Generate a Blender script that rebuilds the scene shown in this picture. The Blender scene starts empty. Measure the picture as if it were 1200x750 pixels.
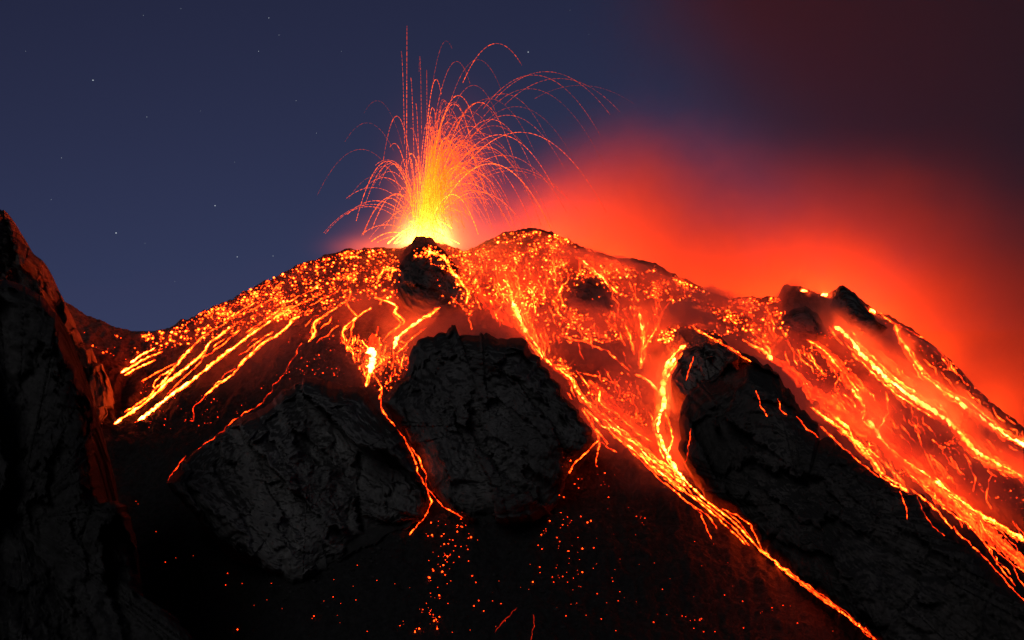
import bpy, math, random
import numpy as np
from mathutils import Vector
from mathutils.bvhtree import BVHTree

random.seed(7)
rng = np.random.default_rng(7)
scene = bpy.context.scene
col = scene.collection

# ------------------------------------------------------------------ camera
K = 0.0006                      # metres across per metre of distance, per photo pixel (1200 x 750)
cam_d = bpy.data.cameras.new('camera')
cam_d.lens, cam_d.sensor_width = 50.0, 36.0
cam_d.clip_start, cam_d.clip_end = 1.0, 60000.0
cam = bpy.data.objects.new('camera', cam_d)
cam.rotation_euler = (math.radians(90), 0, 0)
col.objects.link(cam)
scene.camera = cam

# ------------------------------------------------------------------ sky
W = bpy.data.worlds.new('World')
scene.world = W
W.use_nodes = True
nt = W.node_tree
bg = nt.nodes['Background']
sky = nt.nodes.new('ShaderNodeTexSky')
sky.sky_type = 'NISHITA'
sky.sun_disc = False
SUN_EL, SUN_AZ = math.radians(-4.0), math.radians(0)
sky.sun_elevation, sky.sun_rotation = SUN_EL, SUN_AZ
sky.altitude = 900
sky.dust_density, sky.ozone_density = 0.0, 6.0
geo = nt.nodes.new('ShaderNodeTexCoord')
lift = nt.nodes.new('ShaderNodeMapping')            # the twilight band lies below the ridge: the whole sky sits a little lower
lift.inputs['Location'].default_value = (0, 0, 0.16)
nt.links.new(geo.outputs['Generated'], lift.inputs[0])
nt.links.new(lift.outputs[0], sky.inputs[0])
hsv = nt.nodes.new('ShaderNodeHueSaturation')
hsv.inputs['Hue'].default_value = 0.487
hsv.inputs['Saturation'].default_value = 0.76
nt.links.new(sky.outputs[0], hsv.inputs['Color'])
nt.links.new(hsv.outputs[0], bg.inputs['Color'])
bg.inputs['Strength'].default_value = 0.74

# ------------------------------------------------------------------ moonlight
sun_d = bpy.data.lights.new('moon', 'SUN')
sun_d.energy, sun_d.angle, sun_d.color = 0.18, math.radians(25), (1.0, 0.97, 0.96)
sun = bpy.data.objects.new('moon', sun_d)
sun.rotation_euler = (math.radians(48), math.radians(-28), 0)
col.objects.link(sun)

scene.view_settings.view_transform = 'Standard'
scene.view_settings.look = 'None'
scene.view_settings.gamma = 1.0
scene.view_settings.exposure = 0.0
cy = scene.cycles
cy.use_denoising = True
cy.max_bounces, cy.diffuse_bounces, cy.glossy_bounces, cy.volume_bounces = 3, 2, 1, 1
cy.transparent_max_bounces = 16
cy.volume_max_steps = 192
cy.sample_clamp_indirect = 3.0


# ------------------------------------------------------------------ helpers: noise
_P = np.random.default_rng(3).permutation(4096).astype(np.int64)
_G = np.random.default_rng(4).normal(size=(4096, 3))
_G /= np.linalg.norm(_G, axis=1)[:, None]


def noise3(p):
    p = np.asarray(p, float)
    i = np.floor(p).astype(np.int64)
    f = p - i
    u = f * f * f * (f * (f * 6 - 15) + 10)
    r = 0.0
    for dx in (0, 1):
        for dy in (0, 1):
            for dz in (0, 1):
                h = _P[(_P[(_P[(i[..., 0] + dx) & 4095] + i[..., 1] + dy) & 4095] + i[..., 2] + dz) & 4095]
                g = _G[h]
                d = g[..., 0] * (f[..., 0] - dx) + g[..., 1] * (f[..., 1] - dy) + g[..., 2] * (f[..., 2] - dz)
                w = (u[..., 0] if dx else 1 - u[..., 0]) * (u[..., 1] if dy else 1 - u[..., 1]) * (u[..., 2] if dz else 1 - u[..., 2])
                r = r + w * d
    return r * 1.5


def fbm(p, octaves=4, gain=0.5, lac=2.03):
    a, s, r = 1.0, 1.0, 0.0
    for k in range(octaves):
        r = r + a * noise3(np.asarray(p) * s + 17.3 * k)
        a *= gain
        s *= lac
    return r


def ridged(p, octaves=4, gain=0.5, lac=2.1):
    a, s, r = 1.0, 1.0, 0.0
    for k in range(octaves):
        r = r + a * (1 - 2 * np.abs(noise3(np.asarray(p) * s + 31.7 * k)))
        a *= gain
        s *= lac
    return r


def facets(p, size, seed, tilt=0.55, step=0.35):
    """broken rock: every cell of a random lattice is a plane of its own tilt and height"""
    q = np.asarray(p) / size + 100 * seed
    i = np.floor(q).astype(np.int64)
    best = np.full(q.shape[:-1], 1e9)
    val = np.zeros(q.shape[:-1])
    edge = np.full(q.shape[:-1], 1e9)
    for dx in (-1, 0, 1):
        for dy in (-1, 0, 1):
            for dz in (-1, 0, 1):
                c = i + np.array([dx, dy, dz])
                h = _P[(_P[(_P[c[..., 0] & 4095] + c[..., 1]) & 4095] + c[..., 2]) & 4095]
                g1, g2 = _G[h], _G[(h * 7 + 13) & 4095]
                d = q - (c + 0.5 + 0.42 * g1)
                r = np.sqrt((d * d).sum(-1))
                v = (d * g2).sum(-1) * tilt + g1[..., 2] * step
                near = r < best
                edge = np.where(near, best - r, np.minimum(edge, r - best))
                val = np.where(near, v, val)
                best = np.where(near, r, best)
    return size * val, edge


def sstep(a, b, x):
    t = np.clip((x - a) / (b - a), 0, 1)
    return t * t * (3 - 2 * t)


# ------------------------------------------------------------------ helpers: meshes and tags
def tag(o, label=None, cat=None, group=None, kind=None):
    if label: o['label'] = label
    if cat: o['category'] = cat
    if group: o['group'] = group
    if kind: o['kind'] = kind
    return o


def mesh_np(name, V, F, mats=(), smooth=True, attrs=None):
    """F: (n,4) or (n,3) int array."""
    V = np.asarray(V, np.float32)
    F = np.asarray(F, np.int32)
    me = bpy.data.meshes.new(name)
    me.vertices.add(len(V))
    me.vertices.foreach_set('co', V.ravel())
    k = F.shape[1]
    me.loops.add(F.size)
    me.loops.foreach_set('vertex_index', F.ravel())
    me.polygons.add(len(F))
    me.polygons.foreach_set('loop_start', np.arange(0, F.size, k, dtype=np.int32))
    me.polygons.foreach_set('loop_total', np.full(len(F), k, np.int32))
    me.polygons.foreach_set('use_smooth', np.full(len(F), smooth))
    for m in mats:
        me.materials.append(m)
    for an, av in (attrs or {}).items():
        at = me.attributes.new(an, 'FLOAT', 'POINT')
        at.data.foreach_set('value', np.asarray(av, np.float32))
    me.update()
    me.validate()
    return me


def link(name, me, parent=None):
    o = bpy.data.objects.new(name, me)
    col.objects.link(o)
    if parent is not None:
        o.parent = parent
    return o


def grid_faces(nr, nc, wrap=False):
    r = np.arange(nr - 1)[:, None]
    c = np.arange(nc if wrap else nc - 1)[None, :]
    a = r * nc + c
    b = r * nc + (c + 1) % nc
    return np.stack([a, b, b + nc, a + nc], -1).reshape(-1, 4)


# ------------------------------------------------------------------ helpers: materials
class NT:
    """tiny node-expression builder"""
    def __init__(self, tree):
        self.t = tree

    def node(self, kind, **kw):
        n = self.t.nodes.new(kind)
        for k, v in kw.items():
            setattr(n, k, v)
        return n

    def put(self, sock, v):
        if hasattr(v, 'is_output'):
            self.t.links.new(v, sock)
        else:
            sock.default_value = v

    def math(self, op, a, b=None, c=None, clamp=False):
        n = self.node('ShaderNodeMath', operation=op, use_clamp=clamp)
        self.put(n.inputs[0], a)
        if b is not None: self.put(n.inputs[1], b)
        if c is not None: self.put(n.inputs[2], c)
        return n.outputs[0]

    def smooth(self, v, a, b, lo=0.0, hi=1.0):
        n = self.node('ShaderNodeMapRange', interpolation_type='SMOOTHSTEP')
        self.put(n.inputs['Value'], v)
        self.put(n.inputs['From Min'], a); self.put(n.inputs['From Max'], b)
        self.put(n.inputs['To Min'], lo); self.put(n.inputs['To Max'], hi)
        return n.outputs[0]

    def xyz(self):
        tc = self.node('ShaderNodeTexCoord')
        s = self.node('ShaderNodeSeparateXYZ')
        self.t.links.new(tc.outputs['Object'], s.inputs[0])
        return tc.outputs['Object'], s.outputs[0], s.outputs[1], s.outputs[2]

    def noise(self, vec, scale, detail=3, rough=0.55, scl=None):
        if scl:
            m = self.node('ShaderNodeMapping')
            m.inputs['Scale'].default_value = scl
            self.t.links.new(vec, m.inputs[0])
            vec = m.outputs[0]
        n = self.node('ShaderNodeTexNoise')
        self.t.links.new(vec, n.inputs['Vector'])
        n.inputs['Scale'].default_value = scale
        n.inputs['Detail'].default_value = detail
        n.inputs['Roughness'].default_value = rough
        return n.outputs['Fac']

    def ramp(self, fac, stops):
        n = self.node('ShaderNodeValToRGB')
        e = n.color_ramp.elements
        while len(e) < len(stops): e.new(0.5)
        for el, (p, c) in zip(e, stops):
            el.position = p
            el.color = (*c, 1) if len(c) == 3 else c
        self.put(n.inputs[0], fac)
        return n.outputs[0]

    def mix(self, fac, a, b):
        n = self.node('ShaderNodeMix', data_type='RGBA')
        self.put(n.inputs[0], fac)
        self.put(n.inputs[6], a if hasattr(a, 'is_output') else (*a, 1))
        self.put(n.inputs[7], b if hasattr(b, 'is_output') else (*b, 1))
        return n.outputs[2]

    def bump(self, h, strength, dist):
        n = self.node('ShaderNodeBump')
        n.inputs['Strength'].default_value = strength
        n.inputs['Distance'].default_value = dist
        self.t.links.new(h, n.inputs['Height'])
        return n.outputs[0]


def new_mat(name):
    m = bpy.data.materials.new(name)
    m.use_nodes = True
    return m, NT(m.node_tree), m.node_tree.nodes['Principled BSDF']


def rock_material(name, dark, light, tint, scale=1.0):
    m, n, b = new_mat(name)
    v, x, y, z = n.xyz()
    big = n.noise(v, 0.035 * scale, 5, 0.6, (1, 1, 0.55))
    fine = n.noise(v, 0.35 * scale, 6, 0.68)
    streak = n.noise(v, 0.16 * scale, 4, 0.6, (1.0, 1.0, 0.28))
    f = n.math('MULTIPLY_ADD', big, 0.55, n.math('MULTIPLY', fine, 0.5))
    c = n.ramp(f, [(0.34, dark), (0.52, tuple((a + c2) / 2.4 for a, c2 in zip(dark, light))), (0.72, light)])
    c2 = n.mix(n.smooth(streak, 0.5, 0.72, 0.0, 0.6), c, tint)
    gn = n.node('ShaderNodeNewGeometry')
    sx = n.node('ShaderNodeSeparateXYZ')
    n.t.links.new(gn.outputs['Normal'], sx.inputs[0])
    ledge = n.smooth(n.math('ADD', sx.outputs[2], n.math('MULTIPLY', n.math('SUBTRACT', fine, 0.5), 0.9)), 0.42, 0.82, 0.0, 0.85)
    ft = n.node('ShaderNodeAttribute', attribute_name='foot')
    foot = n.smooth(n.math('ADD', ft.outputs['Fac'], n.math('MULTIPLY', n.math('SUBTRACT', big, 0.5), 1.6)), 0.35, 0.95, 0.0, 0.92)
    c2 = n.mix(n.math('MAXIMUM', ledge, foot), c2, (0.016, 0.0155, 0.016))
    n.put(b.inputs['Base Color'], c2)
    b.inputs['Roughness'].default_value = 0.92
    h = n.math('ADD', n.math('MULTIPLY', fine, 1.0), n.math('MULTIPLY', n.noise(v, 1.3 * scale, 4, 0.7), 0.45))
    n.put(b.inputs['Normal'], n.bump(h, 0.8, 1.1))
    return m


def lava_material(name, crust=0.0, sampling='AUTO', boost=1.0, hue=1.1):
    m, n, b = new_mat(name)
    v, x, y, z = n.xyz()
    at = n.node('ShaderNodeAttribute', attribute_name='melt_heat')
    hn = n.noise(v, 0.9, 3, 0.6)
    heat = n.math('ADD', at.outputs['Fac'], n.math('MULTIPLY', n.math('SUBTRACT', hn, 0.5), crust), clamp=True)
    c = n.ramp(heat, [(p_, (1, min(1, g0 * hue), b0)) for p_, g0, b0 in
                      ((0.0, 0.020, 0.003), (0.3, 0.028, 0.003), (0.55, 0.036, 0.002), (0.78, 0.052, 0.004), (1.0, 0.085, 0.014))])
    s = n.math('MULTIPLY_ADD', n.math('POWER', heat, 3.0), 88.0 * boost, 0.4 * boost)
    n.put(b.inputs['Emission Color'], c)
    n.put(b.inputs['Emission Strength'], s)
    b.inputs['Base Color'].default_value = (0.03, 0.02, 0.018, 1)
    b.inputs['Roughness'].default_value = 0.8
    m.cycles.emission_sampling = sampling
    return m


M_LAVA = lava_material('molten_lava', crust=0.55)
M_EMBER = lava_material('glowing_ember', crust=0.25)
M_SPRAY = lava_material('molten_spatter', crust=0.0, sampling='NONE', boost=0.33, hue=2.5)

# ------------------------------------------------------------------ terrain
YR, SLOPE = 700.0, 0.62
SKYLINE = np.array([(-500, 120), (-250, 200), (-60, 290), (20, 318), (80, 352), (100, 366), (130, 380), (155, 388), (170, 389),
    (190, 385), (215, 375), (250, 358), (285, 340), (320, 322), (350, 308), (380, 296), (410, 289), (440, 289), (462, 291),
    (478, 287), (490, 283), (510, 280), (525, 284), (545, 291), (560, 286), (580, 274), (600, 267), (625, 264), (645, 268),
    (665, 277), (690, 290), (720, 300), (745, 302), (765, 306), (790, 318), (815, 333), (840, 345), (860, 349), (885, 347),
    (912, 346), (918, 334), (935, 333), (955, 337), (970, 341), (988, 336), (1000, 345), (1012, 354), (1040, 368), (1070, 385),
    (1100, 408), (1130, 438), (1160, 467), (1200, 498), (1300, 570), (1500, 680), (1800, 760)], float)
SM = np.array([(-500, 120), (-60, 290), (90, 360), (165, 387), (250, 358), (350, 310), (440, 288), (520, 284), (640, 280), (720, 303), (790, 322),
               (860, 345), (950, 350), (1012, 362), (1070, 392), (1130, 438), (1200, 498), (1300, 570), (1500, 680), (1800, 760)], float)


def ridge_z(c):
    return (375 - np.interp(c, SKYLINE[:, 0], SKYLINE[:, 1])) * K * YR


def smooth_z(c):
    s = 0.0
    for o in (-24, -12, 0, 12, 24):
        s = s + (375 - np.interp(c + o, SM[:, 0], SM[:, 1])) * K * YR
    return s / 5


def slope_y(c, py):
    """distance at which the sight line through a photo pixel meets the plain slope"""
    k = (375 - py) * K
    return (SLOPE * YR - smooth_z(c)) / (SLOPE - k)


# hummocks: (px, py, radius across, radius down, height)
HUMMOCKS = [(492, 330, 30, 26, 17), (505, 345, 26, 20, 8), (690, 352, 28, 20, 9), (940, 378, 24, 18, 10), (990, 350, 26, 14, 6), (850, 392, 44, 18, 9),
            (690, 432, 44, 26, 6), (405, 405, 40, 26, 5), (760, 345, 30, 10, 3), (1080, 500, 30, 26, 5), (1170, 560, 40, 20, 7),
            (812, 430, 34, 22, 12), (600, 380, 28, 14, -3), (436, 425, 14, 20, -3), (470, 500, 14, 40, -6), (350, 350, 60, 8, 2)]


def terrain_z(c, y):
    t = YR - y
    x = (c - 600) * K * y
    Rs, Rr = smooth_z(c), ridge_z(c)
    tf = np.maximum(t, 0)
    z = Rs + (Rr - Rs) * np.exp(-np.abs(t) / 26) - SLOPE * tf + 0.62 * np.minimum(t, 0)
    for (hc, hp, rx, ry, h) in HUMMOCKS:
        hy = slope_y(np.array(float(hc)), hp)
        ryy = ry * 0.62
        g = np.exp(-(((c - hc) / rx) ** 2 + ((y - hy) / ryy) ** 2) ** 1.4)
        z = z + h * g
    # craters behind the rim
    for (hc, hy, r, h) in [(492, 716, 10, 11), (965, 716, 16, 9), (655, 722, 16, 12)]:
        hx = (hc - 600) * K * hy
        z = z - h * np.exp(-(((x - hx) / r) ** 2 + ((y - hy) / r) ** 2) ** 2)
    p = np.stack([x, y, z], -1)
    edge = sstep(0, 10, np.abs(t))
    low = np.clip(0.4 + 0.6 * edge, 0, 1)
    n = 3.6 * low * fbm(p / 42, 3) + 1.25 * low * ridged(p / 11, 3, 0.5) + 0.55 * fbm(p / 2.6, 3, 0.6)
    n = n + 0.5 * np.maximum(0, noise3(p / 5.0)) * 2 + 1.4 * low * fbm(p * np.array([1 / 6., 1 / 45., 1 / 45.]), 2)
    z = z + n - 1.2
    far = sstep(430, 330, y)
    z = z * (1 - far) + far * np.maximum(z, -175 + 4 * n)
    return z


cs = np.concatenate([np.linspace(-480, 60, 90, endpoint=False), np.arange(60, 1240, 1.3), np.linspace(1245, 1780, 80)])
ys = np.concatenate([np.linspace(60, 430, 60, endpoint=False), np.arange(430, 712, 0.62), np.linspace(713, 780, 50), np.linspace(790, 1100, 24)])
Cg, Yg = np.meshgrid(cs, ys)
Zg = terrain_z(Cg, Yg)
TV = np.stack([(Cg - 600) * K * Yg, Yg, Zg], -1).reshape(-1, 3)
TF = grid_faces(len(ys), len(cs))

mt, n, b = new_mat('volcanic_ash')
v, x, y, z = n.xyz()
big = n.noise(v, 0.02, 4, 0.6)
fine = n.noise(v, 0.5, 5, 0.7)
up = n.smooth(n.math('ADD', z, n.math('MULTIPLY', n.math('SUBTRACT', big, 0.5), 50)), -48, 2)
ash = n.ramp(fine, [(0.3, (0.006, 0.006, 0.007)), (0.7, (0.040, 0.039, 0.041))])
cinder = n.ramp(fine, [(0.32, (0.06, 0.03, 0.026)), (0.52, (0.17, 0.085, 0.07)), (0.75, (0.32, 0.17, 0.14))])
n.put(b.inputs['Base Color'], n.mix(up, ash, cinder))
b.inputs['Roughness'].default_value = 0.95
n.put(b.inputs['Normal'], n.bump(n.math('ADD', fine, n.math('MULTIPLY', n.noise(v, 1.8, 3, 0.7), 0.4)), 1.0, 1.2))
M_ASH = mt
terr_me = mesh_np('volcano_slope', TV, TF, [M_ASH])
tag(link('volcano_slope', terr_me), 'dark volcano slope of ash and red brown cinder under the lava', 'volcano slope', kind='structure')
BV = [BVHTree.FromPolygons([tuple(p) for p in TV.tolist()], TF.tolist())]

# the sea far below the volcano
ms, n, b = new_mat('night_sea')
v, x, y, z = n.xyz()
b.inputs['Base Color'].default_value = (0.01, 0.015, 0.03, 1)
b.inputs['Roughness'].default_value = 0.25
n.put(b.inputs['Normal'], n.bump(n.noise(v, 0.08, 3), 0.4, 1.0))
S = 30000.0
tag(link('sea', mesh_np('sea', [(-S, -S, -230), (S, -S, -230), (S, S, -230), (-S, S, -230)], [(0, 1, 2, 3)], [ms])),
    'dark sea far below the volcano at night', 'sea', kind='structure')


def pix_dir(px, py):
    return Vector(((px - 600) * K, 1.0, (375 - py) * K)).normalized()


def hit(px, py, only=None):
    d = pix_dir(px, py)
    best = None
    for bv in (BV if only is None else [BV[i] for i in only]):
        loc, nor, _, dist = bv.ray_cast(Vector((0, 0, 0)), d)
        if loc is not None and (best is None or dist < best[2]):
            best = (loc, nor if nor.dot(d) < 0 else -nor, dist)
    return best


def terr_depth(c, py):
    """approximate distance of the slope behind a pixel"""
    return slope_y(c, np.minimum(py, 760))


# ------------------------------------------------------------------ crags: solid rock masses standing proud of the slope
def jag(poly, seed, amp, step=2.5):
    P = np.array(poly, float)
    Q = np.vstack([P, P[:1]])
    out = []
    for a, b_ in zip(Q[:-1], Q[1:]):
        k = max(1, int(np.hypot(*(b_ - a)) / step))
        for i in range(k):
            out.append(a + (b_ - a) * i / k)
    out = np.array(out)
    s = np.arange(len(out)) * step
    L = np.stack([s / 22, np.full_like(s, seed * 7.7), np.full_like(s, 0.3)], -1)
    w = np.minimum(1, np.minimum(s, s[::-1]) / 20)
    for ax in (0, 1):
        out[:, ax] += w * amp * fbm(L + 50 * ax, 4, 0.62, 2.2)
    return out


def crag(name, poly, centre, mat, label, seed, lean=0.16, round_px=42, round_m=16, gap=2.0, amp=1.0, facet=24.0, rings=130, jagged=5.0, strike=0.0, base=None, back=46, bed=-52):
    """Front relief over a traced outline with its own distance, then a back slope falling into the volcano."""
    B = jag(poly, seed, jagged)
    c = np.array(centre, float)
    nb = len(B)
    r = np.linspace(0, 1, rings) ** 0.85
    PX = c[0] + (B[None, :, 0] - c[0]) * r[:, None]
    PY = c[1] + (B[None, :, 1] - c[1]) * r[:, None]
    edge = (1 - r)[:, None] * np.hypot(B[None, :, 0] - c[0], B[None, :, 1] - c[1])
    pb = max(p[1] for p in poly)
    ib = int(np.argmax([p[1] for p in poly]))
    D0 = base or float(terr_depth(np.array(float(poly[ib][0])), pb)) - 6
    D = D0 + (pb - PY) * lean + strike * (PX - c[0])
    e = np.clip(edge / round_px, 0, 1)
    D = D + round_m * (1 - np.sqrt(np.clip(1 - (1 - e) ** 2, 0, 1)))
    D = np.minimum(D, terr_depth(PX, PY) - gap - 8 * e)
    P3 = np.stack([(PX - 600) * K * D, D, (375 - PY) * K * D], -1)
    q = P3 + 0.07 * facet * np.stack([fbm(P3 / (facet * .3) + 3 * seed, 4, .6), fbm(P3 / (facet * .3) + 9 * seed, 4, .6), fbm(P3 / (facet * .3) - 5 * seed, 4, .6)], -1)
    an = math.radians(bed)
    ua, ub = q[..., 0] * math.cos(an) + q[..., 2] * math.sin(an), -q[..., 0] * math.sin(an) + q[..., 2] * math.cos(an)
    q = np.stack([ua * 0.42, q[..., 1] * 0.8, ub * 1.15], -1)
    v1, e1 = facets(q, facet, seed, 0.7, 0.10)
    v2, e2 = facets(q, facet * 0.36, seed + 3, 0.8, 0.12)
    v3, e3 = facets(q, facet * 0.14, seed + 5, 0.8, 0.15)
    dd = amp * (v1 * 1.0 + v2 * 0.6 + v3 * 0.34) + 0.16 * facet * amp * ridged(q / (facet * 1.6) + seed, 3)
    dd = dd - amp * 0.02 * facet * np.exp(-(e1 / 0.04) ** 2) + 0.7 * fbm(P3 / 4.0, 4, 0.65)
    fade = np.clip(edge / 7, 0, 1)
    D = D - dd * (0.15 + 0.85 * fade)
    D = np.minimum(D, terr_depth(PX, PY) - 1.0)
    P3 = np.stack([(PX - 600) * K * D, D, (375 - PY) * K * D], -1)
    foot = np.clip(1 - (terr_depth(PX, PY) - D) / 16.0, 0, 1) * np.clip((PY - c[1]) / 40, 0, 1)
    # back slope
    last = P3[-1]
    mid = last.mean(0)
    rows = [P3.reshape(-1, 3)]
    nback = 12
    for k in range(1, nback + 1):
        t = k / nback
        q = last.copy()
        q[:, 1] += back * t
        q[:, 0] += (mid[0] - q[:, 0]) * 0.22 * t - 0.0
        q[:, 2] = q[:, 2] * (1 + back * t / last[:, 1]) - 0.65 * back * t ** 1.3
        q += (fbm(q / 9 + seed, 3)[:, None] * np.array([0, 2.5, -1.2])) * min(1, 3 * t)
        rows.append(q)
    V = np.vstack(rows)
    F = grid_faces(rings + nback, nb, True)
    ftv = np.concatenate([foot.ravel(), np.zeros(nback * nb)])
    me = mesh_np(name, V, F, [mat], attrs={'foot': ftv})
    o = tag(link(name, me), label, 'rock')
    BV.append(BVHTree.FromPolygons([tuple(p) for p in V.tolist()], F.tolist()))
    return o


M_ROCK = rock_material('grey_rock', (0.07, 0.07, 0.072), (0.40, 0.395, 0.39), (0.17, 0.165, 0.165))
M_ROCK_DARK = rock_material('dark_rock', (0.016, 0.016, 0.016), (0.11, 0.108, 0.108), (0.035, 0.034, 0.035))
M_ROCK_MID = rock_material('weathered_rock', (0.04, 0.04, 0.041), (0.24, 0.235, 0.235), (0.10, 0.097, 0.097))
M_ROCK_RIDGE = rock_material('brown_black_rock', (0.03, 0.028, 0.027), (0.17, 0.155, 0.15), (0.10, 0.08, 0.074))
M_ROCK_LIT = rock_material('red_lit_rock', (0.10, 0.085, 0.08), (0.38, 0.33, 0.31), (0.22, 0.18, 0.165))  # red light of the lava put into the rock colour

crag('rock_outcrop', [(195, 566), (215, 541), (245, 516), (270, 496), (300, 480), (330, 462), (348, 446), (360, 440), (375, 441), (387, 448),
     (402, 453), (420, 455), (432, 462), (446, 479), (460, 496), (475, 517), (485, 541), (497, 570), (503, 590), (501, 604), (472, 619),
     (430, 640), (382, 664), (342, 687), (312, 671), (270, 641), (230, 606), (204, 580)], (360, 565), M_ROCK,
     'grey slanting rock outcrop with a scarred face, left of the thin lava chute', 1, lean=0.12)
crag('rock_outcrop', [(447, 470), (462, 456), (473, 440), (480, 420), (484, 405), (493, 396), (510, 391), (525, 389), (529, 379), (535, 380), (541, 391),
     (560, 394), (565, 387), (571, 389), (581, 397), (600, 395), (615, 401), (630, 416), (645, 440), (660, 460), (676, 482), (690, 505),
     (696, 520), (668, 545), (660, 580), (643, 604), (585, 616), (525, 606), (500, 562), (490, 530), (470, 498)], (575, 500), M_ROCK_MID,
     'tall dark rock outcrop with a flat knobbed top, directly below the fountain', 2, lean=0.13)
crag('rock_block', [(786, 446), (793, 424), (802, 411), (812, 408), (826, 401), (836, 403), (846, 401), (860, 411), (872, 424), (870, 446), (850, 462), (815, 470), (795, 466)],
     (828, 436), M_ROCK_LIT, 'red lit rock block at the head of the long dark ridge', 11, lean=0.12, round_px=16, round_m=8, facet=11, gap=2,
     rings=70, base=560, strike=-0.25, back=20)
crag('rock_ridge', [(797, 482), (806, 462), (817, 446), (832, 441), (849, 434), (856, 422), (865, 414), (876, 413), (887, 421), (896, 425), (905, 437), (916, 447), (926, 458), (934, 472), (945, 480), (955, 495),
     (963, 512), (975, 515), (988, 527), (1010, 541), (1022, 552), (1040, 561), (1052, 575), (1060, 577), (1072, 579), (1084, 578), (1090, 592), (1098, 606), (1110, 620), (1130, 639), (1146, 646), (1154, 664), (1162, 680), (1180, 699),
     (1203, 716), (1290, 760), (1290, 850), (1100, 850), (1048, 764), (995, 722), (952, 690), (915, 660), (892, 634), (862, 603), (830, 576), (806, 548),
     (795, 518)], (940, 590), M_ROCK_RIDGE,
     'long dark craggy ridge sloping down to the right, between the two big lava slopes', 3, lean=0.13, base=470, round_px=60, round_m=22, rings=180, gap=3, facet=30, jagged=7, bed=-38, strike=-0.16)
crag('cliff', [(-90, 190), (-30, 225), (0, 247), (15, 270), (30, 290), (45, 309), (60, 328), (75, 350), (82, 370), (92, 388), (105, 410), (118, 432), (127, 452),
     (130, 470), (125, 490), (108, 506), (100, 600), (60, 700), (-90, 760), (-200, 600), (-200, 300)], (-10, 480), M_ROCK_LIT,
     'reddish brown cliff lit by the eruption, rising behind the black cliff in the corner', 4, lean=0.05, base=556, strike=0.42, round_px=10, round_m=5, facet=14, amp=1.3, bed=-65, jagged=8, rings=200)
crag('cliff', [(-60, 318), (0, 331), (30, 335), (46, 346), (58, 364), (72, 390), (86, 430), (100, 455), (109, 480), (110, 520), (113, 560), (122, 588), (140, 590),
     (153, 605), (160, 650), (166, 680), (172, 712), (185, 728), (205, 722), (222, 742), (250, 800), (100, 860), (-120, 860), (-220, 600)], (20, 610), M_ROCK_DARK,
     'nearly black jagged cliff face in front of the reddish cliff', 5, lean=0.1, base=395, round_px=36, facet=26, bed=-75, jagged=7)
small = dict(lean=0.2, round_px=14, round_m=6, facet=9, rings=60, jagged=3.0, gap=1.0, back=14)
crag('lava_mound', [(461, 338), (465, 315), (473, 301), (483, 292), (490, 291), (497, 287), (504, 289), (509, 287), (519, 293), (530, 304), (538, 320), (545, 336), (549, 352),
     (537, 366), (515, 374), (490, 370), (470, 356)], (505, 335), M_ROCK_MID, 'dark knobby mound just below the base of the lava fountain', 6, **small)
crag('lava_mound', [(658, 356), (667, 337), (679, 328), (692, 325), (705, 335), (716, 350), (724, 366), (702, 374), (672, 371)], (690, 352), M_ROCK_MID,
     'dark hump on the slope right of the summit, beside the straight lava streak', 7, **small)
crag('lava_mound', [(908, 386), (918, 371), (929, 363), (943, 359), (955, 367), (965, 380), (971, 396), (942, 400), (918, 396)], (940, 382), M_ROCK_MID,
     'dark hump below the right hump top, upper end of the broad yellow river', 8, **small)
crag('lava_mound', [(972, 358), (980, 343), (988, 336), (998, 343), (1007, 353), (1018, 366), (1040, 386), (1022, 398), (996, 390), (978, 374)], (1000, 367), M_ROCK_MID,
     'dark pointed knob on the right hump skyline', 9, **small)
crag('lava_mound', [(770, 392), (784, 382), (800, 379), (818, 384), (838, 392), (852, 402), (850, 414), (820, 420), (798, 424), (776, 414)], (815, 402), M_ROCK_MID,
     'dark hump behind the crest of the long ridge, beside the forked flow head', 10, **small)

# ------------------------------------------------------------------ lava streams
def strand_px(pts, seed, wob=1.6, step=1.6):
    P = np.array(pts, float)
    seg = np.hypot(*np.diff(P, axis=0).T)
    s = np.concatenate([[0], np.cumsum(seg)])
    k = max(6, int(s[-1] / step))
    t = np.linspace(0, s[-1], k)
    X, Y = np.interp(t, s, P[:, 0]), np.interp(t, s, P[:, 1])
    for _ in range(2):
        X[1:-1] = (X[:-2] + 2 * X[1:-1] + X[2:]) / 4
        Y[1:-1] = (Y[:-2] + 2 * Y[1:-1] + Y[2:]) / 4
    L = np.stack([t / 9, np.full(k, seed * 3.1), np.full(k, .5)], -1)
    f = np.minimum(1, np.minimum(t, s[-1] - t) / 8)
    X = X + wob * f * fbm(L, 3, 0.6)
    Y = Y + wob * 0.7 * f * fbm(L + 40, 3, 0.6)
    return X, Y, t / s[-1]


_seed = [0]


def strand_mesh(spec):
    """spec: (points, width px at both ends, heat at both ends[, wobble]); a domed tongue of lava lying on the ground"""
    pts, w, h = spec[:3]
    wob = spec[3] if len(spec) > 3 else 1.6
    _seed[0] += 1
    sd = _seed[0]
    X, Y, t = strand_px(pts, sd, wob)
    runs, P, N, D, T = [], [], [], [], []
    for px, py, tt in zip(X, Y, t):
        g = hit(px, py)
        if g is None or (P and abs(g[2] - D[-1]) > 12):
            if len(P) > 3: runs.append((P, N, D, T))
            P, N, D, T = [], [], [], []
        if g is not None:
            P.append(np.array(g[0])); N.append(np.array(g[1])); D.append(g[2]); T.append(tt)
    if len(P) > 3: runs.append((P, N, D, T))
    return [strand_run(*map(np.array, r_), w, h, sd, len(X)) for r_ in runs]


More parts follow.
